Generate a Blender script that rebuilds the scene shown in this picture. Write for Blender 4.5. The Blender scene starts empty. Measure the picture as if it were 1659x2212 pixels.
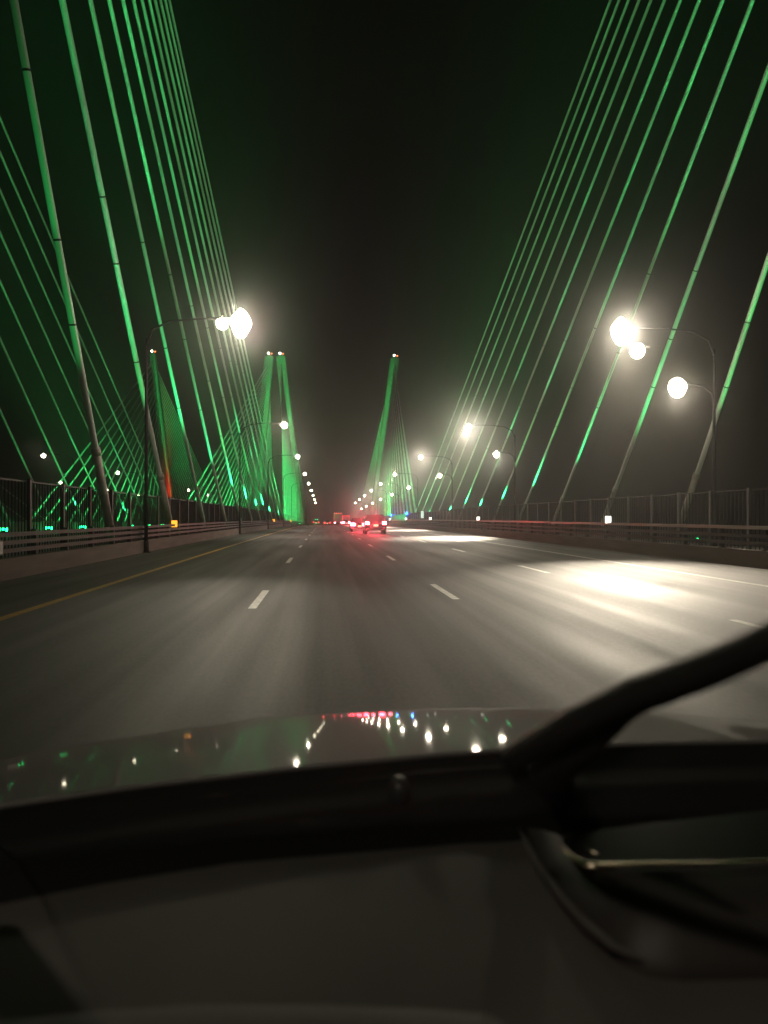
import bpy, math, random
from mathutils import Vector, Matrix
random.seed(7)
R = math.radians
S = bpy.context.scene
C = S.collection

# ------------------------------------------------------------------ camera
EYE = Vector((0, 0, 1.57))
FPX, PX, PY, VX, VY = 1597.0, 829.5, 1106.0, 700.0, 1113.0
yaw = math.atan((PX - VX) / FPX)
pit = math.atan((VY - PY) / FPX)
cam = bpy.data.cameras.new('camera')
cam.sensor_fit = 'HORIZONTAL'; cam.sensor_width = 36.0
cam.lens = 36.0 * FPX / 1659.0
cam.clip_start = 0.05; cam.clip_end = 6000
cam.dof.use_dof = True; cam.dof.focus_distance = 70.0; cam.dof.aperture_fstop = 3.0
co = bpy.data.objects.new('camera', cam); C.objects.link(co)
co.location = EYE; co.rotation_euler = (R(90) + pit, 0, -yaw)
S.camera = co
FW = Vector((math.sin(yaw) * math.cos(pit), math.cos(yaw) * math.cos(pit), math.sin(pit)))
RT = Vector((math.cos(yaw), -math.sin(yaw), 0)); UP = RT.cross(FW)

# ------------------------------------------------------------------ night sky
w = bpy.data.worlds.new('World'); S.world = w; w.use_nodes = True
nt = w.node_tree; bg = nt.nodes['Background']
bg.inputs['Color'].default_value = (1.0, 0.86, 0.72, 1); bg.inputs['Strength'].default_value = 0.0014
S.view_settings.view_transform = 'Standard'; S.view_settings.look = 'None'
S.view_settings.exposure = 0.0; S.view_settings.gamma = 1.0
cy = S.cycles
cy.max_bounces = 6; cy.diffuse_bounces = 1; cy.glossy_bounces = 3; cy.transmission_bounces = 4
cy.transparent_max_bounces = 12; cy.volume_bounces = 0
cy.sample_clamp_indirect = 3.0; cy.sample_clamp_direct = 0.0
cy.use_denoising = True
try: cy.use_light_tree = True
except Exception: pass

# ------------------------------------------------------------------ materials
def mat(name, col, rough=0.6, metal=0.0, spec=0.5, noise=None, bump=None, emit=None, estr=0.0, coat=0.0):
    m = bpy.data.materials.new(name); m.use_nodes = True
    t = m.node_tree; b = t.nodes['Principled BSDF']
    b.inputs['Base Color'].default_value = (*col, 1)
    b.inputs['Roughness'].default_value = rough
    b.inputs['Metallic'].default_value = metal
    b.inputs['Specular IOR Level'].default_value = spec
    b.inputs['Coat Weight'].default_value = coat
    b.inputs['Coat Roughness'].default_value = 0.045
    if emit:
        b.inputs['Emission Color'].default_value = (*emit, 1)
        b.inputs['Emission Strength'].default_value = estr
    if noise or bump:
        tc = t.nodes.new('ShaderNodeTexCoord')
    if noise:
        sc, amt = noise[0], noise[1]
        mp = t.nodes.new('ShaderNodeMapping'); mp.inputs['Scale'].default_value = noise[2] if len(noise) > 2 else (1, 1, 1)
        n = t.nodes.new('ShaderNodeTexNoise'); n.inputs['Scale'].default_value = sc; n.inputs['Detail'].default_value = 5
        r = t.nodes.new('ShaderNodeMapRange')
        r.inputs['From Min'].default_value = 0.3; r.inputs['From Max'].default_value = 0.7
        r.inputs['To Min'].default_value = 1 - amt; r.inputs['To Max'].default_value = 1 + amt
        mx = t.nodes.new('ShaderNodeVectorMath'); mx.operation = 'SCALE'; mx.inputs[0].default_value = col
        t.links.new(tc.outputs['Object'], mp.inputs['Vector']); t.links.new(mp.outputs[0], n.inputs['Vector'])
        t.links.new(n.outputs['Fac'], r.inputs['Value']); t.links.new(r.outputs[0], mx.inputs['Scale'])
        t.links.new(mx.outputs[0], b.inputs['Base Color'])
    if bump:
        n2 = t.nodes.new('ShaderNodeTexNoise'); n2.inputs['Scale'].default_value = bump[0]; n2.inputs['Detail'].default_value = 4
        bp = t.nodes.new('ShaderNodeBump'); bp.inputs['Strength'].default_value = bump[1]; bp.inputs['Distance'].default_value = bump[2]
        t.links.new(tc.outputs['Object'], n2.inputs['Vector']); t.links.new(n2.outputs['Fac'], bp.inputs['Height'])
        t.links.new(bp.outputs[0], b.inputs['Normal'])
    return m

def emat(name, col, s):
    return mat(name, tuple(c * 0.8 for c in col), 0.4, emit=col, estr=s)

def road_material():
    m = bpy.data.materials.new('wet_asphalt'); m.use_nodes = True
    t = m.node_tree; b = t.nodes['Principled BSDF']; L = t.links.new
    tc = t.nodes.new('ShaderNodeTexCoord')
    def streak(scale, sx, sy, det=4):
        mp = t.nodes.new('ShaderNodeMapping'); mp.inputs['Scale'].default_value = (sx, sy, 1)
        n = t.nodes.new('ShaderNodeTexNoise'); n.inputs['Scale'].default_value = scale; n.inputs['Detail'].default_value = det
        L(tc.outputs['Object'], mp.inputs['Vector']); L(mp.outputs[0], n.inputs['Vector']); return n.outputs['Fac']
    def mr(v, a, c, d, e):
        r = t.nodes.new('ShaderNodeMapRange')
        for k, x in zip(('From Min', 'From Max', 'To Min', 'To Max'), (a, c, d, e)): r.inputs[k].default_value = x
        L(v, r.inputs['Value']); return r.outputs[0]
    def mth(op, a, c):
        n = t.nodes.new('ShaderNodeMath'); n.operation = op
        for i, v in enumerate((a, c)):
            if isinstance(v, (int, float)): n.inputs[i].default_value = v
            else: L(v, n.inputs[i])
        return n.outputs[0]
    s1 = streak(1.0, 1.7, 0.045); s2 = streak(1.0, 5.0, 0.07, 5); s3 = streak(1.0, 0.35, 0.09)
    fine = streak(26, 1, .35, 4)
    v = mth('ADD', mth('ADD', mr(s1, .3, .7, -.36, .40), mr(s2, .35, .65, -.22, .22)), mr(s3, .3, .7, -.25, .25))
    v = mth('ADD', v, mr(fine, .3, .7, .62, 1.38))
    sc = t.nodes.new('ShaderNodeVectorMath'); sc.operation = 'SCALE'; sc.inputs[0].default_value = (0.060, 0.052, 0.046)
    L(v, sc.inputs['Scale']); L(sc.outputs[0], b.inputs['Base Color'])
    rough = mth('ADD', mr(s1, .3, .7, .72, .56), mr(s3, .3, .7, .05, -.05))
    L(rough, b.inputs['Roughness'])
    b.inputs['Specular IOR Level'].default_value = 0.5
    bp = t.nodes.new('ShaderNodeBump'); bp.inputs['Strength'].default_value = 0.35; bp.inputs['Distance'].default_value = 0.004
    L(fine, bp.inputs['Height']); L(bp.outputs[0], b.inputs['Normal'])
    return m

M = {}
M['road'] = road_material()
M['concrete'] = mat('brown_grey_concrete', (0.17, 0.13, 0.105), 0.75, noise=(1.4, 0.3, (1, 0.3, 3)), bump=(30, 0.2, 0.01))
M['deckside'] = mat('deck_concrete', (0.16, 0.15, 0.14), 0.8, noise=(0.5, 0.25))
M['tower'] = mat('tower_concrete', (0.26, 0.22, 0.20), 0.8, noise=(0.15, 0.2, (1, 1, 0.3)))
M['rail'] = mat('galvanised_rail', (0.04, 0.033, 0.028), 0.6, 0.3, noise=(2.0, 0.25, (1, 0.2, 1)))
M['toprail'] = mat('bright_handrail', (0.40, 0.36, 0.32), 0.45, 0.6)
M['darkfence'] = mat('dark_fence_steel', (0.012, 0.012, 0.012), 0.55, 0.3)
M['post'] = mat('pale_fence_post', (0.13, 0.128, 0.13), 0.6, 0.2, noise=(3, 0.2))
M['pole'] = mat('lamp_pole_paint', (0.022, 0.021, 0.02), 0.7, 0.3, noise=(2, 0.15))
M['housing'] = mat('lamp_housing', (0.12, 0.12, 0.12), 0.5, 0.4)
M['globe'] = emat('lamp_lens_lit', (1.0, 0.86, 0.62), 26.0)
M['white_line'] = mat('worn_white_paint', (0.62, 0.6, 0.55), 0.45, noise=(9, 0.35))
M['yellow_line'] = mat('yellow_paint', (0.78, 0.44, 0.09), 0.45, noise=(6, 0.25))
M['edge_line'] = mat('white_edge_paint', (0.45, 0.43, 0.39), 0.45, noise=(6, 0.3))
M['cable'] = mat('white_cable_sheath', (0.62, 0.64, 0.60), 0.42, noise=(0.7, 0.12))
M['sleeve'] = mat('cable_sleeve_steel', (0.50, 0.44, 0.40), 0.45, 0.2, noise=(2.5, 0.2))
M['band'] = mat('dark_band_rubber', (0.03, 0.03, 0.03), 0.6)
M['greenlens'] = emat('green_led_lens', (0.01, 1.0, 0.22), 18.0)
M['fixture'] = mat('fixture_body', (0.05, 0.05, 0.05), 0.5, 0.3)
M['amber'] = emat('amber_reflector_glow', (1.0, 0.36, 0.03), 2.4)  # reflector, no lamp: returned headlight put in as emission
M['whitemark'] = emat('white_reflector_glow', (1.0, 0.93, 0.78), 3.0)  # pale reflector, likewise given emission for the headlight it returns
M['bluelamp'] = emat('blue_lamp', (0.03, 0.16, 1.0), 7.0)
M['beacon_w'] = emat('white_beacon', (1.0, 0.95, 0.9), 22.0)
M['beacon_r'] = emat('red_beacon', (1.0, 0.16, 0.04), 6.0)
M['tail'] = emat('red_tail_light', (1.0, 0.03, 0.05), 5.0)
M['tailhot'] = emat('bright_brake_light', (1.0, 0.10, 0.15), 90.0)
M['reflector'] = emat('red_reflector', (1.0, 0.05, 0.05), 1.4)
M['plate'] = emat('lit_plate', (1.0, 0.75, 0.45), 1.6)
M['glass'] = mat('dark_glass', (0.01, 0.01, 0.012), 0.06, spec=0.6)
M['carblack'] = mat('black_car_paint', (0.012, 0.012, 0.014), 0.25, coat=1.0)
M['carred'] = mat('dark_red_car_paint', (0.12, 0.012, 0.015), 0.25, coat=1.0)
M['cargrey'] = mat('grey_car_paint', (0.09, 0.09, 0.10), 0.3, coat=0.8)
M['truckwhite'] = mat('truck_box_paint', (0.45, 0.42, 0.40), 0.5, noise=(1.5, 0.15))
M['tyre'] = mat('tyre_rubber', (0.015, 0.015, 0.015), 0.8)
M['rim'] = mat('wheel_rim', (0.3, 0.3, 0.3), 0.35, 0.9)
M['chrome'] = mat('satin_chrome', (0.85, 0.72, 0.55), 0.22, 1.0)
M['hood'] = mat('grey_hood_paint', (0.11, 0.105, 0.10), 0.6, 0.0, spec=0.3, coat=0.55, noise=(90, .25), bump=(110, 0.25, 0.0004))
M['cowl'] = mat('black_cowl_plastic', (0.005, 0.005, 0.005), 0.7, spec=.15, bump=(200, 0.2, 0.001))
M['dash'] = mat('grained_dash_plastic', (0.075, 0.068, 0.065), 0.65, spec=0.35, noise=(3.0, 0.15), bump=(260, 0.35, 0.0006))
M['dashdark'] = mat('dark_dash_plastic', (0.030, 0.026, 0.024), 0.55, noise=(3.0, 0.15), bump=(260, 0.35, 0.0006))
M['screen'] = mat('black_screen', (0.003, 0.003, 0.003), 0.35, spec=0.2)
M['wiper'] = mat('black_wiper', (0.010, 0.010, 0.010), 0.55)
M['water'] = mat('dark_river_water', (0.006, 0.008, 0.009), 0.12, bump=(0.6, 0.5, 0.25))
M['sign'] = mat('small_white_sign', (0.75, 0.75, 0.72), 0.5, noise=(5, 0.1))
# windscreen: clear pane with a weak reflection
g = bpy.data.materials.new('windscreen_glass'); g.use_nodes = True
t = g.node_tree; t.nodes.remove(t.nodes['Principled BSDF'])
tr = t.nodes.new('ShaderNodeBsdfTransparent'); gl = t.nodes.new('ShaderNodeBsdfGlossy'); gl.inputs['Roughness'].default_value = 0.02
tr.inputs['Color'].default_value = (0.97, 0.98, 0.97, 1)
mxs = t.nodes.new('ShaderNodeMixShader'); mxs.inputs['Fac'].default_value = 0.02
t.links.new(tr.outputs[0], mxs.inputs[1]); t.links.new(gl.outputs[0], mxs.inputs[2])
t.links.new(mxs.outputs[0], t.nodes['Material Output'].inputs['Surface'])
vs_ = t.nodes.new('ShaderNodeVolumeScatter'); vs_.inputs['Density'].default_value = 6.0; vs_.inputs['Anisotropy'].default_value = 0.965
vt_ = t.nodes.new('ShaderNodeVolumeScatter'); vt_.inputs['Density'].default_value = 9.0; vt_.inputs['Anisotropy'].default_value = 0.99
va_ = t.nodes.new('ShaderNodeAddShader'); t.links.new(vs_.outputs[0], va_.inputs[0]); t.links.new(vt_.outputs[0], va_.inputs[1])
t.links.new(va_.outputs[0], t.nodes['Material Output'].inputs['Volume'])
M['windscreen'] = g

# ------------------------------------------------------------------ mesh helpers
class MB:
    def __init__(s): s.v = []; s.f = []; s.sm = []
    def add(s, vs, fs, smooth=False):
        o = len(s.v); s.v += [tuple(v) for v in vs]
        for f in fs: s.f.append(tuple(i + o for i in f)); s.sm.append(smooth)
    def box(s, c, d, mtx=None, taper=1.0):
        vs = []
        for z in (-1, 1):
            k = taper if z > 0 else 1.0
            for x, y in ((-1, -1), (1, -1), (1, 1), (-1, 1)):
                p = Vector((x * d[0] / 2 * k, y * d[1] / 2 * k, z * d[2] / 2))
                if mtx: p = mtx @ p
                vs.append(p + Vector(c))
        s.add(vs, [(3, 2, 1, 0), (4, 5, 6, 7), (0, 1, 5, 4), (1, 2, 6, 5), (2, 3, 7, 6), (3, 0, 4, 7)])
    def tube(s, pts, rad, n=10, cap=True, sx=1.0):
        pts = [Vector(p) for p in pts]; rs = rad if isinstance(rad, (list, tuple)) else [rad] * len(pts)
        vs = []; fs = []
        ref = Vector((0, 0, 1)) if abs((pts[-1] - pts[0]).normalized().z) < 0.93 else Vector((0, 1, 0))
        for i, p in enumerate(pts):
            d = (pts[min(i + 1, len(pts) - 1)] - pts[max(i - 1, 0)]).normalized()
            a = d.cross(ref).normalized(); b = a.cross(d).normalized()
            for k in range(n):
                an = 2 * math.pi * k / n
                vs.append(p + (a * math.cos(an) * sx + b * math.sin(an)) * rs[i])
        for i in range(len(pts) - 1):
            for k in range(n):
                k2 = (k + 1) % n
                fs.append((i * n + k, i * n + k2, (i + 1) * n + k2, (i + 1) * n + k))
        s.add(vs, fs, True)
        if cap:
            o = len(s.v) - len(vs)
            s.f.append(tuple(o + k for k in range(n - 1, -1, -1))); s.sm.append(False)
            s.f.append(tuple(o + (len(pts) - 1) * n + k for k in range(n))); s.sm.append(False)
    def ball(s, c, r, nu=14, nv=9):
        vs = []; fs = []
        for j in range(nv + 1):
            th = math.pi * j / nv
            for i in range(nu):
                ph = 2 * math.pi * i / nu
                vs.append((c[0] + r[0] * math.sin(th) * math.cos(ph), c[1] + r[1] * math.sin(th) * math.sin(ph), c[2] + r[2] * math.cos(th)))
        for j in range(nv):
            for i in range(nu):
                i2 = (i + 1) % nu
                fs.append((j * nu + i, (j + 1) * nu + i, (j + 1) * nu + i2, j * nu + i2))
        s.add(vs, fs, True)
    def grid(s, rows, smooth=True):
        nr, nc = len(rows), len(rows[0]); vs = [p for r in rows for p in r]
        fs = [(i * nc + j, i * nc + j + 1, (i + 1) * nc + j + 1, (i + 1) * nc + j) for i in range(nr - 1) for j in range(nc - 1)]
        s.add(vs, fs, smooth)
    def prism(s, prof, axis, a, b):
        # prof: list of 2D points; axis 'x' -> (y,z) profile extruded in x
        n = len(prof); vs = []
        for t_ in (a, b):
            for p in prof: vs.append((t_, p[0], p[1]) if axis == 'x' else (p[0], t_, p[1]))
        s.add(vs, [tuple(range(n)), tuple(range(2 * n - 1, n - 1, -1))] + [(i, n + i, n + (i + 1) % n, (i + 1) % n) for i in range(n)])
    def build(s, name, m, parent=None, bevel=0):
        me = bpy.data.meshes.new(name); me.from_pydata(s.v, [], s.f); me.validate()
        if len(me.polygons) == len(s.sm): me.polygons.foreach_set('use_smooth', s.sm)
        o = bpy.data.objects.new(name, me); C.objects.link(o); me.materials.append(m)
        import bmesh
        bm = bmesh.new(); bm.from_mesh(me); bmesh.ops.recalc_face_normals(bm, faces=bm.faces); bm.to_mesh(me); bm.free()
        if parent: o.parent = parent
        if bevel:
            b = o.modifiers.new('bevel', 'BEVEL'); b.width = bevel; b.segments = 2; b.limit_method = 'ANGLE'
        return o

def tag(o, label=None, cat=None, group=None, kind=None):
    if label: o['label'] = label
    if cat: o['category'] = cat
    if group: o['group'] = group
    if kind: o['kind'] = kind
    return o
def empty(name, loc=(0, 0, 0), rz=0):
    o = bpy.data.objects.new(name, None); C.objects.link(o); o.location = loc; o.rotation_euler = (0, 0, rz); o.empty_display_size = 0.3
    return o
def copy_tree(o, parent=None):
    c = o.copy(); C.objects.link(c); c.parent = parent
    for ch in list(o.children): copy_tree(ch, c)
    return c
def kids(o, name): return [c for c in o.children if c.name.split('.')[0] == name]
def zr(y): return -3.02e-5 * y * y if y > 0 else 0.0
ORD = ['first', 'second', 'third', 'fourth', 'fifth', 'sixth', 'seventh', 'eighth', 'ninth', 'tenth', 'eleventh', 'twelfth', 'thirteenth', 'fourteenth']

def spot(name, loc, target, energy, col, angle, blend=0.5, radius=0.05, parent=None, falloff=None):
    l = bpy.data.lights.new(name, 'SPOT'); l.energy = energy; l.color = col; l.spot_size = R(angle); l.spot_blend = blend
    l.shadow_soft_size = radius
    if falloff:
        l.use_nodes = True; n = l.node_tree; em = n.nodes['Emission']
        f = n.nodes.new('ShaderNodeLightFalloff'); f.inputs['Strength'].default_value = 1.0
        n.links.new(f.outputs[falloff], em.inputs['Strength'])
    o = bpy.data.objects.new(name, l); C.objects.link(o)
    o.location = loc; o.rotation_euler = (Vector(target) - Vector(loc)).to_track_quat('-Z', 'Y').to_euler()
    if parent: o.parent = parent
    return o

# ------------------------------------------------------------------ structure: water, decks, road
def sheet(name, x0, x1, ya, yb, dz, m, parent=None, step=5.0, kind='structure'):
    b = MB(); rows = []; n = max(1, int((yb - ya) / step))
    for i in range(n + 1):
        y = ya + (yb - ya) * i / n
        rows.append([(x0, y, zr(y) + dz), (x1, y, zr(y) + dz)])
    b.grid(rows, True); o = b.build(name, m, parent)
    if kind: o['kind'] = kind
    return o
def ribbon(b, x0, x1, ya, yb, z0, z1, step=5.0):
    n = max(1, int((yb - ya) / step)); o = len(b.v); 
    for i in range(n + 1):
        y = ya + (yb - ya) * i / n; z = zr(y)
        b.v += [(x0, y, z + z0), (x1, y, z + z0), (x1, y, z + z1), (x0, y, z + z1)]
    for i in range(n):
        a = o + 4 * i
        for k in range(4):
            b.f.append((a + k, a + (k + 1) % 4, a + 4 + (k + 1) % 4, a + 4 + k)); b.sm.append(False)
    b.f.append((o + 3, o + 2, o + 1, o)); b.sm.append(False)
    e = o + 4 * n; b.f.append((e, e + 1, e + 2, e + 3)); b.sm.append(False)

wb = MB(); wb.add([(-3000, -400, -46), (3000, -400, -46), (3000, 5000, -46), (-3000, 5000, -46)], [(0, 1, 2, 3)])
tag(wb.build('water', M['water']), kind='structure')
YA, YB = -45.0, 620.0
LB, RB = -7.7, 12.9
d = MB(); ribbon(d, -9.6, 21.9, YA, YB, -2.6, -0.02); tag(d.build('bridge_deck', M['deckside']), kind='structure')
d = MB(); ribbon(d, -65.5, -32.2, YA, YB, -2.6, -0.02); tag(d.build('bridge_deck', M['deckside']), kind='structure')
sheet('road', LB, RB, YA, YB, 0.0, M['road'])
sheet('road', -62.6, -35.0, YA, YB, 0.0, M['road'])
sheet('shared_path', RB + .35, 17.3, YA, YB, 0.02, M['deckside'])

# lane markings
def marks(name, m, segs, kind='structure'):
    b = MB()
    for (x0, x1, a, c) in segs:
        n = max(1, int((c - a) / 5)); rows = []
        for i in range(n + 1):
            y = a + (c - a) * i / n; rows.append([(x0, y, zr(y) + .004), (x1, y, zr(y) + .004)])
        b.grid(rows, False)
    o = b.build(name, m); o['kind'] = kind; return o
marks('yellow_edge_line', M['yellow_line'], [(-4.98, -4.80, YA, YB)])
marks('white_edge_line', M['edge_line'], [(9.72, 9.88, YA, YB)])
P = 12.19
segs = []
for k in range(-2, 30):
    segs.append((-1.28, -1.14, 12.6 + P * k, 12.6 + P * k + 3.05))
    segs.append((2.40, 2.54, 13.7 + P * k, 13.7 + P * k + 3.05))
    segs.append((6.05, 6.19, 7.6 + P * k, 7.6 + P * k + 3.05))
marks('dashed_lane_lines', M['white_line'], segs)

# ------------------------------------------------------------------ barriers
def barrier(side, x, label):
    s = 1 if side == 'right' else -1
    root = tag(empty('bridge_barrier', (0, 0, 0)), label, 'barrier')
    b = MB(); ribbon(b, x, x + s * .34, YA, YB, -0.02, 0.52); b.build('concrete_base', M['concrete'], root)
    zs = (0.72, 0.95, 1.21) if side == 'right' else (0.70, 0.90, 1.10)
    for i, z in enumerate(zs):
        b = MB(); ribbon(b, x + s * .06, x + s * .16, YA, YB, z - .055, z + .055)
        b.build('top_rail' if i == 2 else 'rail', M['toprail'] if (i == 2 and side == 'right') else M['rail'], root)
    pm = MB(); pm.box((0, 0, 0.86), (.14, .12, .70)); pm.box((0, 0, 0.53), (.2, .22, .02))
    p0 = None
    for k in range(98):
        y = 6 + k * 2.5
        if p0 is None: p0 = pm.build('rail_post', M['rail'], root); p = p0
        else: p = p0.copy(); C.objects.link(p); p.parent = root
        p.location = (x + s * .23, y, zr(y))
    return root
barrier('left', LB, 'long concrete barrier with brown steel rails along the left shoulder')
barrier('right', RB, 'long brown concrete barrier with pale handrail along the right shoulder')
b = MB(); ribbon(b, -33.4, -33.0, YA, YB, -.02, 1.0)
tag(b.build('parapet', M['concrete']), 'long dark parapet along the near edge of the neighbouring bridge deck', 'parapet')
b = MB(); ribbon(b, -64.6, -64.2, YA, YB, -.02, 1.0)
tag(b.build('parapet', M['concrete']), 'long dark parapet along the far edge of the neighbouring bridge deck', 'parapet')

# ------------------------------------------------------------------ fences
def fence(x, ya, yb, h, label, postmat, step, pick, pw):
    root = tag(empty('mesh_fence', (0, 0, 0)), label, 'fence')
    b = MB(); y = ya
    while y < yb:
        z = zr(y); b.add([(x - .02, y, z + .12), (x + .02, y, z + .12), (x + .02, y + pw, z + .12), (x - .02, y + pw, z + .12),
                          (x - .02, y, z + h), (x + .02, y, z + h), (x + .02, y + pw, z + h), (x - .02, y + pw, z + h)],
                         [(3, 2, 1, 0), (4, 5, 6, 7), (0, 1, 5, 4), (1, 2, 6, 5), (2, 3, 7, 6), (3, 0, 4, 7)])
        y += pick
    b.build('pickets', M['darkfence'], root)
    b = MB(); ribbon(b, x - .03, x + .03, ya, yb, h, h + .05); ribbon(b, x - .03, x + .03, ya, yb, .07, .12)
    b.build('fence_rail', M['darkfence'], root)
    pm = MB(); pm.box((0, 0, (h + .1) / 2), (.10, .14, h + .1)); p0 = None
    n = min(98, int((yb - ya) / step))
    for k in range(n):
        y = ya + k * step
        if p0 is None: p0 = pm.build('fence_post', postmat, root); p = p0
        else: p = p0.copy(); C.objects.link(p); p.parent = root
        p.location = (x + (.09 if x < 0 else -.09), y, zr(y))
    return root
fence(-9.3, 9, 300, 2.62, 'dark see-through picket fence rising behind the left barrier', M['darkfence'], 3.0, 0.24, 0.010)
fence(17.45, 8, 290, 2.62, 'tall fence with pale posts on the outer side of the walkway', M['post'], 3.0, 0.30, 0.008)

# ------------------------------------------------------------------ towers
GREEN = (0.03, 1.0, 0.20)
def leg(xb, lean, y, h, label, w=2.6, beac=True):
    root = tag(empty('bridge_tower', (xb, y, zr(y))), label, 'tower')
    b = MB(); zb, N = -44.0, 14; rings = []
    z0 = zr(y)
    for i in range(N + 1):
        z = zb - z0 + (h - zb + z0) * i / N
        f = max(0, z) / h; hw = w / 2 * (1 - .25 * f); hd = 2.6 * (1 - .35 * f); c = .45
        cx = lean * z
        rings.append([(cx + sx, sy, z) for sx, sy in ((-hw + c, -hd), (hw - c, -hd), (hw, -hd + c), (hw, hd - c), (hw - c, hd), (-hw + c, hd), (-hw, hd - c), (-hw, -hd + c))])
    vs = [p for r in rings for p in r]; fs = []
    for i in range(N):
        for k in range(8): fs.append((i * 8 + k, i * 8 + (k + 1) % 8, (i + 1) * 8 + (k + 1) % 8, (i + 1) * 8 + k))
    fs.append(tuple(range(N * 8, N * 8 + 8))); b.add(vs, fs)
    b.build('tower_leg', M['tower'], root)
    b = MB(); b.box((lean * h, 0, h + .5), (1.6, 2.2, 1.0)); b.build('tower_cap', M['tower'], root)
    if beac:
        b = MB(); b.ball((lean * h - .3, -.6, h + 1.5), (.42, .42, .42), 10, 6); b.build('white_beacon', M['beacon_w'], root)
        b = MB(); b.ball((lean * h + 1.1, -.6, h + 1.3), (.32, .32, .32), 10, 6); b.build('red_beacon', M['beacon_r'], root)
    return root
TD = 330.0; TH = 75.0
FAR = [('own_l', -10.8, -19.2), ('own_r', 22.4, 31.6), ('far_l', -66.0, -74.6), ('far_r', -31.2, -24.2)]
lab = {'own_l': 'distant leaning tower leg rising left of the roadway, inner one of the close pair',
       'own_r': 'distant leaning tower leg standing alone right of the roadway',
       'far_l': 'distant tower leg of the neighbouring bridge, leftmost, red lit at its foot',
       'far_r': 'distant tower leg of the neighbouring bridge, outer one of the close pair'}
for k, xb, xt in FAR:
    leg(xb, (xt - xb) / TH, TD, TH, lab[k], w=3.0 if k == 'far_l' else 5.2)
NEAR = [(-11.5, -.09, 'near tower leg beside the left barrier'), (24.0, .06, 'near tower leg beside the right walkway'),
        (-30.6, .125, 'near tower leg on the inner side of the neighbouring bridge'), (-67.0, -.125, 'near tower leg on the outer side of the neighbouring bridge')]
for xb, ln, l in NEAR: leg(xb, ln, 15.0, 76.0, l, beac=False)

# ------------------------------------------------------------------ stay cables
def cable(P, Q, rad, label, group, near=True, flood=None, sleeve=True, fix=None):
    P = Vector(P); Q = Vector(Q); D = (Q - P); L = D.length; u = D.normalized()
    side = Vector((0, 0, 1)).cross(u); side = side.normalized(); dn = u.cross(side).normalized()
    if dn.z > 0: dn = -dn
    if near:
        root = tag(empty('stay_cable', P), label, 'stay cable', group)
        b = MB(); n = 14; pts = []
        for i in range(n + 1):
            s_ = i / n; pts.append(u * (L * s_) + Vector((0, 0, -1.2 * (L / 100) * 4 * s_ * (1 - s_) * .35)))
        b.tube(pts, rad, 14); b.build('sheath', M['cable'], root)
        if sleeve:
            b = MB(); b.tube([u * .1 + pts[0], u * 3.4], rad * 1.3, 14); b.tube([u * 3.38, u * 3.7], rad * 1.42, 14); b.build('sleeve', M['sleeve'], root)
            for q in (.17 + random.random() * .04, .24 + random.random() * .05, .33 + random.random() * .05):
                i = q * n; a = pts[int(i)].lerp(pts[int(i) + 1], i - int(i))
                b = MB(); b.tube([a, a + u * .07], rad * 1.04, 14); b.build('joint_band', M['band'], root)
    else:
        b = MB(); b.tube([Vector((0, 0, 0)), (Q - P)], rad, 6); o = b.build('stay_cable', M['cable']); o.location = P
        root = tag(o, label, 'stay cable', group)
    return root

NL = 12
def fan(xb, leanf, y0, s, H, c, n, y_t, label, group, inb, lit, i0=0, hot=(), power=1.0, zb=.9):
    for i in range(i0, n):
        y = y0 + i * s; h = H + c * i
        Pp = Vector((xb, y, zb + zr(y))); Qq = Vector((xb + leanf * h, y_t, h))
        o = cable(Pp, Qq, .135 if i < 2 else .11, label % ORD[i], group)
        # LED floodlight standing on the deck edge below the cable
        off = inb * 1.1
        F = Vector((off * .8, -4.2, -.55 if zb > .6 else -.2)); u = (Qq - Pp).normalized(); L = (Qq - Pp).length
        if lit:
            fb = MB(); fb.box(F + Vector((0, -.17, -.03)), (.44, .03, .20)); fb.box(F + Vector((0, 0, -.12)), (.42, .3, .26)); fb.box(F + Vector((0, 0, -.35)), (.12, .12, .2)); fo = fb.build('floodlight', M['fixture'], o, .02)
            fb = MB(); fb.box(F + Vector((0, 0, .02 if zb > .6 else .12)), (.34, .24, .02) if zb > .6 else (.75, .3, .32)); fb.build('lens', M['greenlens'], fo)
            j = random.choice((.35, .55, .8, 1.0, 1.25, 1.5)); top = .16 if zb > .6 else .36
            if zb > .6: j = max(j, .8)
            if i == 0 and inb > 0 and zb > .6: j = .3
            spot('green_flood', F + Vector((0, 0, top)), u * (L * (.28 if i < 3 else random.uniform(.33, .5))), 900 * power * j, GREEN, (34 if i < 3 else random.uniform(20, 27)), .7, .08, o, 'Linear')
            if i % 2 == 0 or random.random() < .4:
                spot('green_narrow_flood', F + Vector((0, 0, top)), u * (L * random.uniform(.16, .34)), 1000 * power * j, GREEN, random.uniform(7, 10), .6, .08, o, 'Linear')
            if i in hot:
                a = hot[i]
                spot('green_hot_flood', F + Vector((0, 0, top + .02)), u * a, 15000 * power, (0.03, 1.0, .30), 24, 1.0, .08, o)
fan(-9.0, -.065, 32.1, 12.3, 44.8, 1.06, 12, 15.0, '%s nearest green lit cable of the left cable fan beside the road', 'stay cables of the left fan', 1, True,
    hot={1: 20, 2: 15, 3: 12, 4: 9, 5: 7, 6: 6, 7: 8, 8: 6, 10: 6})
fan(21.2, .025, 42.7, 12.3, 44.8, 1.06, 12, 15.0, '%s nearest green lit cable of the right cable fan behind the walkway', 'stay cables of the right fan', -1, True,
    hot={1: 16, 2: 12, 3: 9, 4: 7, 5: 6, 6: 9, 7: 6, 9: 6})
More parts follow.
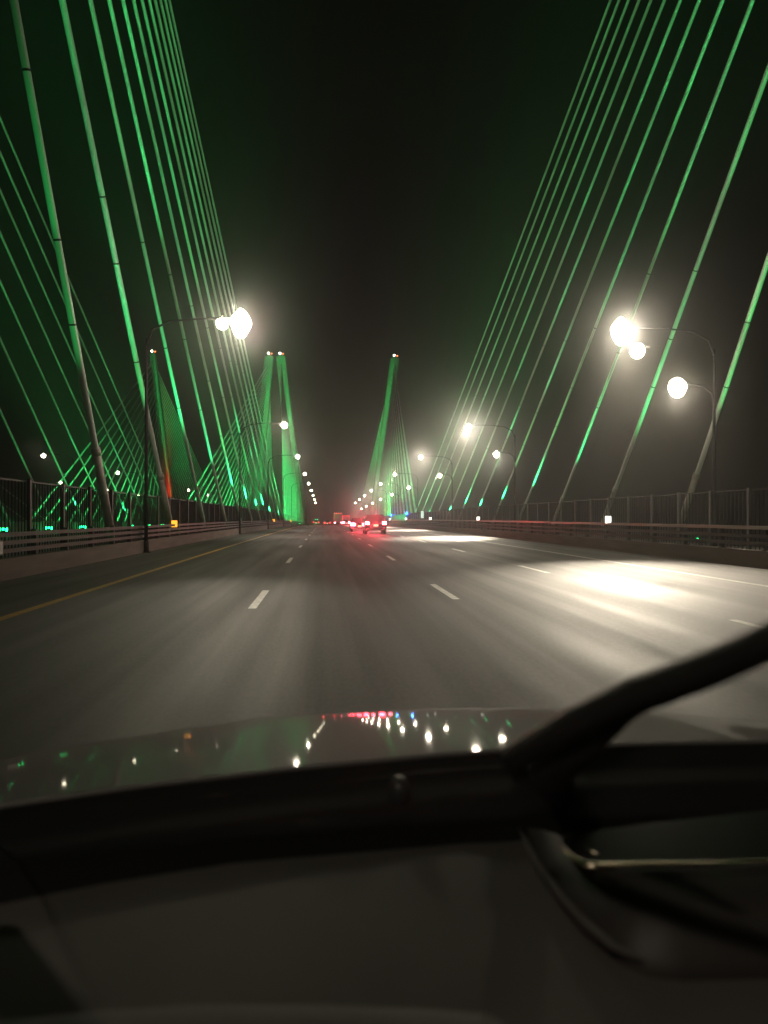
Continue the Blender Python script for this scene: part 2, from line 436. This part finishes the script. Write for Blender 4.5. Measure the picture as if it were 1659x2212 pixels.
fan(-33.0, .125, 56.7, 12.3, 47.0, 1.06, 10, 15.0, '%s nearest green lit cable of the neighbouring bridge, beyond the left fence', 'stay cables of the neighbouring bridge', 1, True,
    hot={0: 8, 1: 10, 2: 9, 4: 7, 6: 8}, power=.9, zb=.4)
fan(-64.5, -.125, 118, 12.3, 50.0, 1.06, 6, 15.0, '%s nearest cable of the outer fan of the neighbouring bridge', 'outer stay cables of the neighbouring bridge', 1, False)

# far fans
for k, xb, xt in FAR:
    xd = {'own_l': -9.0, 'own_r': 21.2, 'far_l': -64.5, 'far_r': -33.0}[k]
    ln = (xt - xb) / TH
    nm = {'own_l': 'left of the roadway', 'own_r': 'right of the roadway', 'far_l': 'at the far left', 'far_r': 'beside the close pair'}[k]
    for j in range(18):
        for sgn in (-1, 1):
            y = TD + sgn * (16 + 8.6 * j); h = 31 + 2.4 * j
            P_ = (xd, y, zr(y) + .8); Q_ = (xb + ln * h, TD + sgn * .8, h + zr(TD))
            cable(P_, Q_, .25, ('thin green cable, %s fan of the distant tower ' % ('near' if sgn < 0 else 'rear')) + nm,
                  'cables of the distant tower ' + nm + (' near side' if sgn < 0 else ' rear side'), near=False)
    # a bank of floods at mid span, under the fan, and at the foot
    inb = 7 if xd < 0 and k != 'far_l' else 7
    s_in = {'own_l': 1, 'own_r': -1, 'far_l': 1, 'far_r': 1}[k]
    fl = tag(empty('floodlight_bank', (xd + s_in * 1.2, 236, zr(236))), 'bank of green floodlights on the deck edge ' + nm, 'floodlight')
    fb = MB()
    for q in range(5): fb.box((0, q * .6, .45), (.4, .4, .3)); fb.box((0, q * .6, .15), (.1, .1, .32))
    fb.build('lamp_housing', M['fixture'], fl)
    fb = MB()
    for q in range(5): fb.box((0, q * .6, .62), (.34, .34, .03))
    fb.build('lens', M['greenlens'], fl)
    spot('green_flood', (0, -.4, .8), (xt - xd, 85, 40), 2000, GREEN, 60, .9, .3, fl, 'Linear')
    spot('green_beam', (s_in * 5, -86, 1.5), (xt - xd + s_in, 84, 42), 4200, GREEN, 34, .7, .3, fl, 'Linear')
rf = tag(empty('floodlight', (-62.6, 320, zr(320))), 'red floodlight at the foot of the leftmost distant tower leg', 'floodlight')
b = MB(); b.box((0, 0, .4), (.6, .5, .4)); b.box((0, 0, .12), (.2, .2, .24)); b.build('lamp_housing', M['fixture'], rf)
spot('red_flood', (0, -1.5, .8), (-5.2, 9, 22), 70000, (1, .0, .0), 28, .9, .2, rf)

# ------------------------------------------------------------------ street lamps
WARM = (1.0, 0.85, 0.68)
LAMP = 2000
def lamp_head(root, x, z, s, big=1.0):
    big = float(big)
    b = MB(); b.ball((x, 0, z + .10), (.42, .24, .10), 14, 6); b.box((x + s * .42, 0, z + .10), (.3, .12, .09)); hd = b.build('lamp_housing', M['housing'], root)
    b = MB(); b.ball((x, 0, z - .08), (.29 * big, .28 * big, .31 * big), 16, 10); b.build('lens', M['globe'], hd)
    return hd
def streetlamp(sgn, double):
    # sgn: +1 pole stands right of the road, arm reaches to the left
    root = empty('street_lamp')
    b = MB(); b.tube([(0, 0, 0), (0, 0, .5)], .12, 12); b.tube([(0, 0, .5), (0, 0, 5), (0, 0, 9.2)], [.085, .07, .055], 12)
    b.box((0, 0, .02), (.45, .45, .04)); b.build('pole', M['pole'], root)
    b = MB(); A = 4.4 if sgn > 0 else 4.0
    b.tube([(0, 0, 8.9), (-sgn * .25, 0, 9.6), (-sgn * 1.0, 0, 9.98), (-sgn * 2.4, 0, 10.12), (-sgn * (A - .45), 0, 10.12)], [.055, .05, .042, .036, .032], 10)
    b.build('arm', M['pole'], root); lamp_head(root, -sgn * A, 10.02, sgn)
    if double:
        b = MB(); b.tube([(0, 0, 6.6), (-sgn * .12, 0, 7.2), (-sgn * .55, 0, 7.52), (-sgn * 1.15, 0, 7.56)], [.06, .06, .05, .045], 10)
        b.build('lower_arm', M['pole'], root); lamp_head(root, -sgn * 1.75, 7.50, sgn)
    return root
protoR = streetlamp(1, True); protoL = streetlamp(-1, False)
ys = [-3.5, 32.5, 68, 102, 140, 175, 210, 245, 281, 317]
ysB = [32.5, 67, 101, 140]
first = {1: True, -1: True}
def place(pr, sg, x, y, label, group, pw, mult=(1, 1), yb=None):
    key = sg
    if first.get(key): o = pr; first[key] = False
    else: o = copy_tree(pr)
    o.location = (x, y, zr(y)); tag(o, label, 'street lamp', group)
    if pw:
        A = 4.4 if sg > 0 else 4.0
        spot('lamp_light', (-sg * A, -.05, 9.55), (-sg * (A + 4.0), -9.0, 0) if sg > 0 else (4.0 + 2.2, -3.0, 0), LAMP * pw * mult[0], WARM, 135, .9, .30, o)
        if y == 32.5:  # nearest lenses swollen and tapered into the outline of their glare
            for h_ in [c for c in o.children if c.name.startswith('lamp_housing')]:
                for q_ in h_.children:
                    q_.data = q_.data.copy(); cx_ = sum(v.co.x for v in q_.data.vertices) / len(q_.data.vertices); cz_ = sum(v.co.z for v in q_.data.vertices) / len(q_.data.vertices)
                    for v in q_.data.vertices: v.co.x = cx_ + (v.co.x - cx_) * 1.5; v.co.y *= 1.4; v.co.z = cz_ + (v.co.z - cz_) * (2.1 if cz_ > 9 else 1.5)
                    for v in q_.data.vertices:
                        t_ = (v.co.z - cz_) / .6
                        k_ = 1 - .30 * max(0, t_) ** 1.3 - .08 * max(0, -t_) + .10 * math.sin(9 * v.co.x + 5 * v.co.z); v.co.x = cx_ + (v.co.x - cx_) * k_; v.co.y *= k_
            if sg > 0: lamp_head(o, -A + .78, 9.15, sg, 1.15)  # added head, gives the ghost glare below the lamp a body
            else: lamp_head(o, A - .78, 10.02, sg, .95)  # second head made up the same way for glare beside the lamp
        if 20 < y < 110:
            l = bpy.data.lights.new('halo_light', 'POINT'); l.energy = 850 if sg > 0 else 400; l.color = WARM; l.shadow_soft_size = .1  # extra point light floated before the lens for a halo in the haze
            g_ = bpy.data.objects.new('halo_light', l); C.objects.link(g_); g_.parent = o; g_.location = (-sg * A, -.75, 9.9)
        if sg < 0 and y == 32.5: spot('lamp_beam', (A, -.05, 9.5), (A + 2.0, -21.0, 0), LAMP * 7 * pw, WARM, 24, 1.0, .3, o)
        if sg > 0: spot('lamp_beam', (-A, -.05, 9.5), (-A - 4.7, -13.5, 0), LAMP * (66 if y == 32.5 else 15) * pw, WARM, (39 if y == 32.5 else 31), 1.0, .3, o)
        if sg > 0: spot('lower_lamp_light', (-1.75, -.05, 7.1), (-6.5, -8.0, 0), LAMP * .3 * pw * mult[1], WARM, 150, .7, .28, o)
    return o
for i, y in enumerate(ys):
    q = ORD[max(0, i - 1)]
    place(protoR, 1, 17.8, y, 'lit street lamp on the right fence, behind the camera' if i == 0 else q + ' nearest lit street lamp on the right, with a long and a short arm',
          'street lamps along the right side', 1.0 if i < 7 else 0, (.7, .7) if i == 1 else (1, 1))
for i, y in enumerate(ys):
    q = ORD[max(0, i - 1)]
    place(protoL, -1, -7.62, y, 'lit street lamp on the left barrier, behind the camera' if i == 0 else q + ' nearest lit street lamp on the left barrier, one arm over the lanes',
          'street lamps along the left side', 1.0 if i < 7 else 0, (1.5 if i == 1 else .8 if i else .5, 1))
for i, y in enumerate((103, 139, 174, 210, 245)):
    o = copy_tree(protoL)
    for l in [c for c in o.children if c.type == 'LIGHT']: bpy.data.objects.remove(l)
    o.rotation_euler = (0, 0, math.pi); o.location = (-33.7, y, zr(y)); tag(o, ORD[i] + ' nearest small lamp on the inner edge of the neighbouring bridge', 'street lamp', 'street lamps of the neighbouring bridge')
for i, y in enumerate((174, 210, 245)):
    o = copy_tree(protoL)
    for l in [c for c in o.children if c.type == 'LIGHT']: bpy.data.objects.remove(l)
    o.location = (-63.9, y, zr(y)); tag(o, ORD[i] + ' nearest small lamp on the outer edge of the neighbouring bridge', 'street lamp', 'street lamps of the neighbouring bridge')

# ------------------------------------------------------------------ markers, posts, signs
def marker(x, y, z, m, label, group, s=.2):
    root = tag(empty('barrier_marker', (x, y, zr(y))), label, 'marker', group)
    b = MB(); b.box((0, .03, z - .12), (.05, .03, .34)); b.build('bracket', M['rail'], root)
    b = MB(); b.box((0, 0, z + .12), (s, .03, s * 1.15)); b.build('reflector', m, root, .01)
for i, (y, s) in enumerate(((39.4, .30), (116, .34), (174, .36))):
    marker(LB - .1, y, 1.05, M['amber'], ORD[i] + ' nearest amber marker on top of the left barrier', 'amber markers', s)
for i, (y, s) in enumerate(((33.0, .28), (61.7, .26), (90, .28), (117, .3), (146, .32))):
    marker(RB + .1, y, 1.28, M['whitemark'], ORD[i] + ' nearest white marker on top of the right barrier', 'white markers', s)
t_ = tag(empty('reflective_sign', (13.2, 99, zr(99))), 'slim upright pale reflective sign, glow added, on the right barrier before the far lamps', 'sign')
b = MB(); b.box((0, 0, 1.95), (.34, .06, .95)); b.build('panel', emat('pale_sign_glow', (.75, 1.0, .85), 1.1), t_, .01)  # retroreflective face; its returned light is added as weak emission
b = MB(); b.box((0, .05, .95), (.08, .05, 1.9)); b.build('post', M['rail'], t_)
for i, (x, y) in enumerate(((16.9, 151), (16.9, 186))):
    t_ = tag(empty('emergency_post', (x, y, zr(y))), ['nearer', 'farther'][i] + ' call post with a blue lamp on the right walkway', 'call post', 'call posts with blue lamps')
    b = MB(); b.box((0, 0, 1.15), (.3, .25, 2.3)); b.build('column', M['housing'], t_, .03)
    b = MB(); b.box((0, -.135, 1.4), (.22, .03, .4)); b.build('call_panel', M['post'], t_)
    b = MB(); b.ball((0, 0, 2.62), (.26, .26, .3), 12, 8); b.build('blue_lamp', M['bluelamp'], t_)
    l = bpy.data.lights.new('blue_light', 'POINT'); l.energy = 500; l.color = (.05, .2, 1); l.shadow_soft_size = .2
    o = bpy.data.objects.new('blue_light', l); C.objects.link(o); o.location = (0, -.6, 2.9); o.parent = t_
t_ = tag(empty('barrier_sign', (LB + .04, 17.9, 0)), 'small blank pale sign plate on the left barrier', 'sign')
b = MB(); b.box((0.06, 0, .80), (.03, .62, .30)); b.build('sign_plate', M['sign'], t_, .01)
b = MB(); b.box((0.045, 0, .80), (.02, .68, .36)); b.build('sign_backing', M['housing'], t_)

# ------------------------------------------------------------------ vehicles
def wheel(parent, x, y, r=.34, w_=.22):
    s = 1 if x > 0 else -1
    b = MB(); b.tube([(x - w_ / 2, y, r), (x + w_ / 2, y, r)], r, 18); wh = b.build('wheel', M['tyre'], parent)
    b = MB(); b.tube([(x + s * (w_ / 2 - .01), y, r), (x + s * (w_ / 2 + .015), y, r)], r * .62, 14); b.build('rim', M['rim'], wh)
def vehicle(name, x, y, kind, paint, label, cat, tail='tail', lowlights=True):
    root = tag(empty(name, (x, y, zr(y))), label, cat)
    if kind == 'suv':
        W, H, Lg = 1.9, 1.72, 4.7; sill, belt = .32, 1.05
        prof = [(0, .42), (-.02, .95), (.12, belt), (.42, H - .12), (.7, H), (3.0, H), (3.75, 1.12), (4.6, .98), (4.7, .5), (4.5, sill), (.2, sill)]
        rw = [(.10, belt + .05), (.40, H - .16)]; lz, lx = 1.0, .76; pl = .80
    elif kind == 'sedan':
        W, H, Lg = 1.82, 1.45, 4.7; sill, belt = .28, .95
        prof = [(0, .4), (0, .82), (.08, belt), (.75, belt + .03), (1.4, H), (2.5, H), (3.35, .98), (4.5, .8), (4.7, .5), (4.5, sill), (.2, sill)]
        lz, lx = .78, .72; pl = .6
    b = MB(); n = len(prof); rings = []
    for k, xx in enumerate((-1, -.93, 0, .93, 1)):
        ring = []
        for (py, pz) in prof:
            t2 = max(0, (pz - belt) / (H - belt)); ww = W / 2 * (1 - .16 * t2)
            ins = .05 if abs(xx) == 1 else 0
            cyv, czv = Lg / 2, .8
            ring.append((xx * ww, py + (cyv - py) * ins * .4, pz + (czv - pz) * ins))
        rings.append(ring)
    vs = [p for r in rings for p in r]; fs = []
    for i in range(4):
        for k in range(n): fs.append((i * n + k, i * n + (k + 1) % n, (i + 1) * n + (k + 1) % n, (i + 1) * n + k))
    fs.append(tuple(range(n))); fs.append(tuple(range(5 * n - 1, 4 * n - 1, -1)))
    b.add(vs, fs); body = b.build('body', paint, root, .03)
    if kind == 'suv':
        b = MB(); b.add([(-.68, .10, 1.12), (.68, .10, 1.12), (.60, .37, 1.56), (-.60, .37, 1.56)], [(0, 1, 2, 3)]); b.build('rear_window', M['glass'], root)
        b = MB(); b.box((0, .62, H + .03), (1.3, .35, .04)); b.build('roof_spoiler', paint, root)
        for s in (-1, 1):
            b = MB(); b.box((s * .62, 1.9, H + .05), (.05, 2.0, .05)); b.build('roof_rail', M['housing'], root)
    else:
        b = MB(); b.add([(-.62, .80, 1.02), (.62, .80, 1.02), (.54, 1.34, 1.41), (-.54, 1.34, 1.41)], [(0, 1, 2, 3)]); b.build('rear_window', M['glass'], root)
    for s in (-1, 1):
        b = MB(); b.add([(s * (W / 2 - .02), 1.3, belt + .07), (s * (W / 2 - .02), 3.2, belt + .07), (s * (W / 2 - .115), 2.8, H - .1), (s * (W / 2 - .115), 1.55, H - .1)], [(0, 1, 2, 3)]); b.build('side_window', M['glass'], root)
        b = MB()
        if kind == 'suv': b.box((s * lx, -.03, lz), (.34, .07, .24)); 
        else: b.box((s * lx, -.03, lz), (.5, .07, .28))
        b.build('tail_light', M[tail], root, .02)
        if lowlights:
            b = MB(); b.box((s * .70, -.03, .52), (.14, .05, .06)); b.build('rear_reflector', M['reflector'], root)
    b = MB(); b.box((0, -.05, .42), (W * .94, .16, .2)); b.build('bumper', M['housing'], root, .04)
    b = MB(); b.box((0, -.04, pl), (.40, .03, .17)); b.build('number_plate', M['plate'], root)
    for wx in (-1, 1):
        for wy in (.95, 3.75): wheel(root, wx * (W / 2 - .10), wy, .36 if kind == 'suv' else .33)
    l = bpy.data.lights.new('tail_glow', 'SPOT'); l.energy = 130 if tail == 'tail' else 800; l.color = (1, .03, .05); l.spot_size = R(100); l.spot_blend = 1.0; l.shadow_soft_size = .3
    o = bpy.data.objects.new('tail_glow', l); C.objects.link(o); o.location = (0, -.35, lz); o.rotation_euler = (R(-80), 0, math.pi); o.parent = root
    o.rotation_euler = Vector((0, -1, -.35)).to_track_quat('-Z', 'Y').to_euler()
    return root
def truck(x, y, label, hgt=3.7, w_=2.5):
    root = tag(empty('box_truck', (x, y, zr(y))), label, 'truck', None)
    b = MB(); b.box((0, 4.2, .95 + (hgt - .95) / 2), (w_, 8.4, hgt - .95)); b.build('cargo_box', M['truckwhite'], root, .04)
    b = MB(); b.box((0, 9.6, 1.6), (w_ * .92, 1.9, 2.2)); b.build('cab', M['cargrey'], root, .15)
    b = MB(); b.box((0, 4.4, .72), (1.0, 9.6, .3)); b.build('chassis', M['housing'], root)
    b = MB(); b.box((0, -.02, .55), (w_ * .9, .1, .12)); b.build('underride_bar', M['housing'], root)
    for i in range(5):
        b = MB(); b.box((-w_ * .4 + i * w_ * .2, -.03, hgt - .12), (.16, .05, .10)); b.build('marker_light', M['tail'], root)
    for s in (-1, 1):
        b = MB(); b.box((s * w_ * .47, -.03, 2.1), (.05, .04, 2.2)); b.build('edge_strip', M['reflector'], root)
        b = MB(); b.box((s * w_ * .38, -.04, .82), (.36, .06, .18)); b.build('tail_light', M['tailhot'], root)
        for wy in (1.6, 2.8, 9.0): wheel(root, s * (w_ / 2 - .16), wy, .48, .28)
    return root
vehicle('car', 4.55, 65, 'suv', M['carblack'], 'tall black car with red tail lights, largest vehicle ahead', 'car', 'tailhot')
vehicle('car', 3.75, 78, 'sedan', M['carred'], 'dark red low car braking, half hidden behind the black car', 'car', 'tailhot')
truck(4.1, 216, 'tall box truck outlined in red marker lights on the crest')
truck(7.0, 238, 'smaller box truck behind and right of the tall truck on the crest', 3.2, 2.3)
vehicle('car', 0.9, 205, 'sedan', M['cargrey'], 'far small car on the crest, left of the tall box truck', 'car', 'tail')
vehicle('car', -.9 - 1.5, 224, 'suv', M['carblack'], 'farthest left car on the crest with two red tail lights', 'car', 'tail')
vehicle('car', 5.4, 178, 'sedan', M['cargrey'], 'far small car with bright brake lights between truck and near cars', 'car', 'tailhot')

# ------------------------------------------------------------------ our own car: hood, cowl, windscreen, wiper, dash
def up(px, py, z=None, plane=None):
    d_ = FW + RT * ((px - PX) / FPX) + UP * ((PY - py) / FPX)
    if z is not None: t0 = (z - EYE.z) / d_.z
    else:
        n, p0 = plane; t0 = (p0 - EYE).dot(n) / d_.dot(n)
    return EYE + d_ * t0
car = tag(empty('car', (.40, .6, 0)), 'grey foreground car with black wiper and dark dashboard', 'car')
def cpart(mb, name, m, parent=None, bevel=0):
    o = mb.build(name, m, None, bevel); o.parent = parent or car; o.matrix_parent_inverse = Matrix.Identity(4)
    if parent is None: o.location = -Vector(car.location)
    return o
# cowl edge curve measured across the view
edge = [(-260, 1795), (0, 1755), (300, 1711), (640, 1671), (950, 1641), (1200, 1624), (1420, 1616), (1659, 1612), (1950, 1612)]
Zc = 1.045
E0 = [up(a, b_, z=Zc) for a, b_ in edge]
# hood: strips leading forward from the cowl edge, sloping down
NR = 26; rows = []
for j in range(NR + 1):
    t1 = j / NR; row = []
    for i in range(41):
        X = -.95 + (2.7 * i / 40)
        # edge y at this X
        ye = None
        for a, c in zip(E0[:-1], E0[1:]):
            if a.x <= X <= c.x: ye = a.y + (c.y - a.y) * (X - a.x) / (c.x - a.x)
        if ye is None: ye = E0[0].y if X < E0[0].x else E0[-1].y
        yf = 2.36 - .16 * abs((X - .40) / 1.1) ** 2.5
        y = ye - .05 + (yf - ye + .05) * t1
        s_ = (y - 1.5)
        z = Zc - .003 - .082 * s_ - .034 * s_ * s_ * (1 if s_ > 0 else 0) - .05 * (X - .40) ** 2
        # two raised creases
        for cx in (-.22, 1.02): z += .010 * math.exp(-((X - cx) / .05) ** 2)
        z = z if s_ < .95 else z
        row.append((X, y, z))
    rows.append(row)
last = rows[-1]
for k, (dy, dz) in enumerate(((.04, -.008), (.07, -.025), (.09, -.06), (.095, -.14), (.10, -.40))):
    rows.append([(p[0], p[1] + dy, p[2] + dz) for p in last])
b = MB(); b.grid(rows); cpart(b, 'hood', M['hood'])
# cowl: black plastic band between the hood edge and the dash
cr = []
for k, (dy, dz) in enumerate(((.055, -.05), (.012, .0), (.0, .004), (-.06, -.012), (-.13, -.022), (-.20, -.03), (-.26, -.10))):
    cr.append([(p.x, p.y + dy, p.z + dz) for p in E0])
b = MB(); b.grid(cr); cpart(b, 'cowl', M['cowl'])
b = MB()
e2 = [(p.x, p.y + .012, p.z + .006) for p in E0]; b.tube(e2, .006, 8); cpart(b, 'hood_seal', mat('grey_rubber_seal', (.22, .21, .21), .4))
for (a, c, s_) in ((862, 1712, 1.0), (1215, 1690, 1.1)):
    p = up(a, c, z=1.035); b = MB(); b.ball(p, (.022 * s_, .03, .032 * s_), 12, 8); cpart(b, 'washer_nozzle', mat('nozzle_plastic', (.03, .03, .033), .4))
# windscreen plane: from the cowl up towards the roof
p0 = Vector((.4, 1.30, 1.03)); sl = math.tan(R(31))
pn = Vector((0, sl, 1)).normalized()
def wsz(y): return p0.z + (p0.y - y) * sl
rows = []
for j in range(11):
    yy = 1.42 - j * .130
    rows.append([(.4 + (-.90 + 1.80 * i / 12) * (1 - .025 * j), yy + .10 * (1 - ((i - 6) / 6.0) ** 2) - .1, wsz(yy)) for i in range(13)])
nrm_ = pn * .004
b = MB(); n_ = len(rows[0]); top_ = [[Vector(p) + nrm_ for p in r_] for r_ in rows]
b.grid([[Vector(p) for p in r_] for r_ in rows]); b.grid(top_)
m_ = len(rows) * n_
ring = [i for i in range(n_)] + [j * n_ + n_ - 1 for j in range(1, len(rows))] + [(len(rows) - 1) * n_ + i for i in range(n_ - 2, -1, -1)] + [j * n_ for j in range(len(rows) - 2, 0, -1)]
for a_, c_ in zip(ring, ring[1:] + ring[:1]): b.f.append((a_, c_, c_ + m_, a_ + m_)); b.sm.append(False)
cpart(b, 'windscreen', M['windscreen'])
rows = [[(.4 + (-.66 + 1.32 * i / 8), y, 1.74 + zz - .05 * ((i - 4) / 4.0) ** 2) for i in range(9)] for y, zz in ((.10, 0), (-.3, .03), (-1.2, .03), (-2.0, -.08), (-2.3, -.6))]
b = MB(); b.grid(rows); cpart(b, 'roof', M['dashdark'])
for s_ in (-1, 1):
    X0 = .4 + s_ * .92
    b = MB(); b.grid([[(X0, 1.1, .25), (X0, -2.2, .25)], [(X0, 1.1, 1.0), (X0, -2.2, 1.05)], [(X0 - s_ * .03, .9, 1.04), (X0 - s_ * .03, -2.2, 1.08)]], False); cpart(b, 'door', M['dashdark'])
    b = MB(); b.tube([(X0 - s_ * .04, 1.05, 1.02), (X0 - s_ * .2, .35, 1.52), (X0 - s_ * .27, .05, 1.72)], .035, 8); cpart(b, 'pillar', M['dashdark'])
# wiper: arm and blade lying on the outside of the glass
pl = (pn, p0 + pn * .03)
ba = [up(1745, 1340, plane=pl), up(1640, 1398, plane=pl), up(1500, 1458, plane=pl), up(1380, 1500, plane=pl), up(1250, 1562, plane=pl), up(1105, 1640, plane=pl)]
b = MB(); b.tube(ba, [.014, .017, .019, .021, .022, .019], 10); wa = cpart(b, 'wiper_blade', M['wiper'])
pl2 = (pn, p0 + pn * .055)
ar = [up(1470, 1450, plane=pl2), up(1330, 1545, plane=pl2), up(1240, 1615, plane=pl2), up(1180, 1668, z=1.05), up(1140, 1700, z=1.03)]
b = MB(); b.tube(ar, [.006, .020, .032, .040, .044], 10); cpart(b, 'wiper_arm', M['wiper'])
# dashboard top
def dz_(a, c): return 1.0
dr = []
for (off) in range(0, 15):
    row = []
    for a in range(-200, 1901, 100):
        top = 1868 - (a / 1659.0) * 128
        py = top + (2330 - top) * (off / 14.0)
        zz = .985 - .028 * (off / 14.0) ** 1.6 - (.10 if off == 0 else 0)
        # groove and driver's binnacle
        g_ = .012 * math.exp(-((a - 1080) / 40.0) ** 2)
        row.append(up(a, py, z=zz - g_))
    dr.append(row)
b = MB(); b.grid(dr); db = cpart(b, 'dashboard', M['dash'])
# centre display surround: dark panel with curved lower edge
outl = [(1138, 1786), (1175, 1860), (1230, 1935), (1285, 1995), (1340, 2040), (1400, 2064), (1480, 2072), (1600, 2068), (1900, 2062)]
topl = [(1205, 1800), (1225, 1835), (1262, 1878), (1290, 1884), (1340, 1882), (1400, 1880), (1480, 1877), (1600, 1873), (1900, 1862)]
b = MB(); ra = [up(x_, y_, z=1.0) for x_, y_ in outl]; rb = [up(x_, y_, z=1.018) for x_, y_ in topl]
rc = [Vector((p.x, p.y, p.z - .05)) for p in ra]
b.grid([rc, ra, rb]); so = b.build('display_surround', M['dashdark']); so.parent = db
# raised lip left of the surround
b = MB(); b.tube([up(x_ - 16, y_ + 6, z=.992) for x_, y_ in outl], [.003, .006, .008, .008, .007, .005, .004, .003, .003], 10)
o = b.build('surround_lip', M['dash']); o.parent = db
# chrome strip
b = MB(); b.tube([up(x_, y_, z=1.022) for x_, y_ in ((1212, 1824), (1226, 1843), (1246, 1862), (1268, 1872), (1300, 1874), (1345, 1870), (1500, 1866), (1659, 1861), (1900, 1853))],
                 [.0015, .0035, .006, .0075, .0065, .0042, .0038, .0036, .0036], 10)
o = b.build('chrome_strip', M['chrome']); o.parent = db
b = MB(); b.tube([up(x_, y_, z=1.024) for x_, y_ in ((1242, 1822), (1268, 1836), (1296, 1848))], [.001, .0025, .0015], 8); o = b.build('chrome_strip', M['chrome']); o.parent = db
# dark screen recess above it
b = MB(); ra = [up(x_, y_, z=1.02) for x_, y_ in ((1214, 1822), (1250, 1860), (1290, 1870), (1400, 1866), (1659, 1858), (1900, 1850))]
rb = [up(x_, y_, z=1.035) for x_, y_ in ((1225, 1796), (1262, 1800), (1300, 1792), (1400, 1778), (1659, 1750), (1900, 1728))]
b.grid([ra, rb]); o = b.build('display_screen', M['screen']); o.parent = db
# instrument binnacle hood at the bottom left
b = MB(); pts = [(-200, 2230), (0, 2205), (230, 2182), (430, 2170), (700, 2170), (950, 2180), (1060, 2192), (1110, 2212), (1130, 2290)]
r1 = [up(x_, y_, z=.995) for x_, y_ in pts]; r2 = [Vector((p.x, p.y - .05, p.z - .004)) for p in r1]; r0 = [Vector((p.x, p.y + .012, p.z - .04)) for p in r1]; r3 = [Vector((p.x, p.y - .12, p.z - .03)) for p in r1]
b.grid([r0, [Vector((p.x, p.y + .006, p.z - .004)) for p in r1], r1, r2, r3]); o = b.build('instrument_binnacle', M['dash']); o.parent = db
# headlights of our car
for s in (-1, 1):
    spot('headlight_beam', (.0 + s * .68, 2.1, .70 - 0), (s * .9, 30, -1.2), 200, (1.0, .88, .72), 62, 1.0, .08, car)

# ------------------------------------------------------------------ haze
hz = bpy.data.materials.new('damp_night_air'); hz.use_nodes = True
t = hz.node_tree; t.nodes.remove(t.nodes['Principled BSDF'])
pv = t.nodes.new('ShaderNodeVolumePrincipled'); pv.inputs['Density'].default_value = 0.00065
pv.inputs['Color'].default_value = (.86, .84, .80, 1); pv.inputs['Anisotropy'].default_value = 0.72
t.links.new(pv.outputs[0], t.nodes['Material Output'].inputs['Volume'])
b = MB(); b.box((0, 250, 17), (500, 800, 134)); h = b.build('haze', hz); tag(h, kind='stuff')
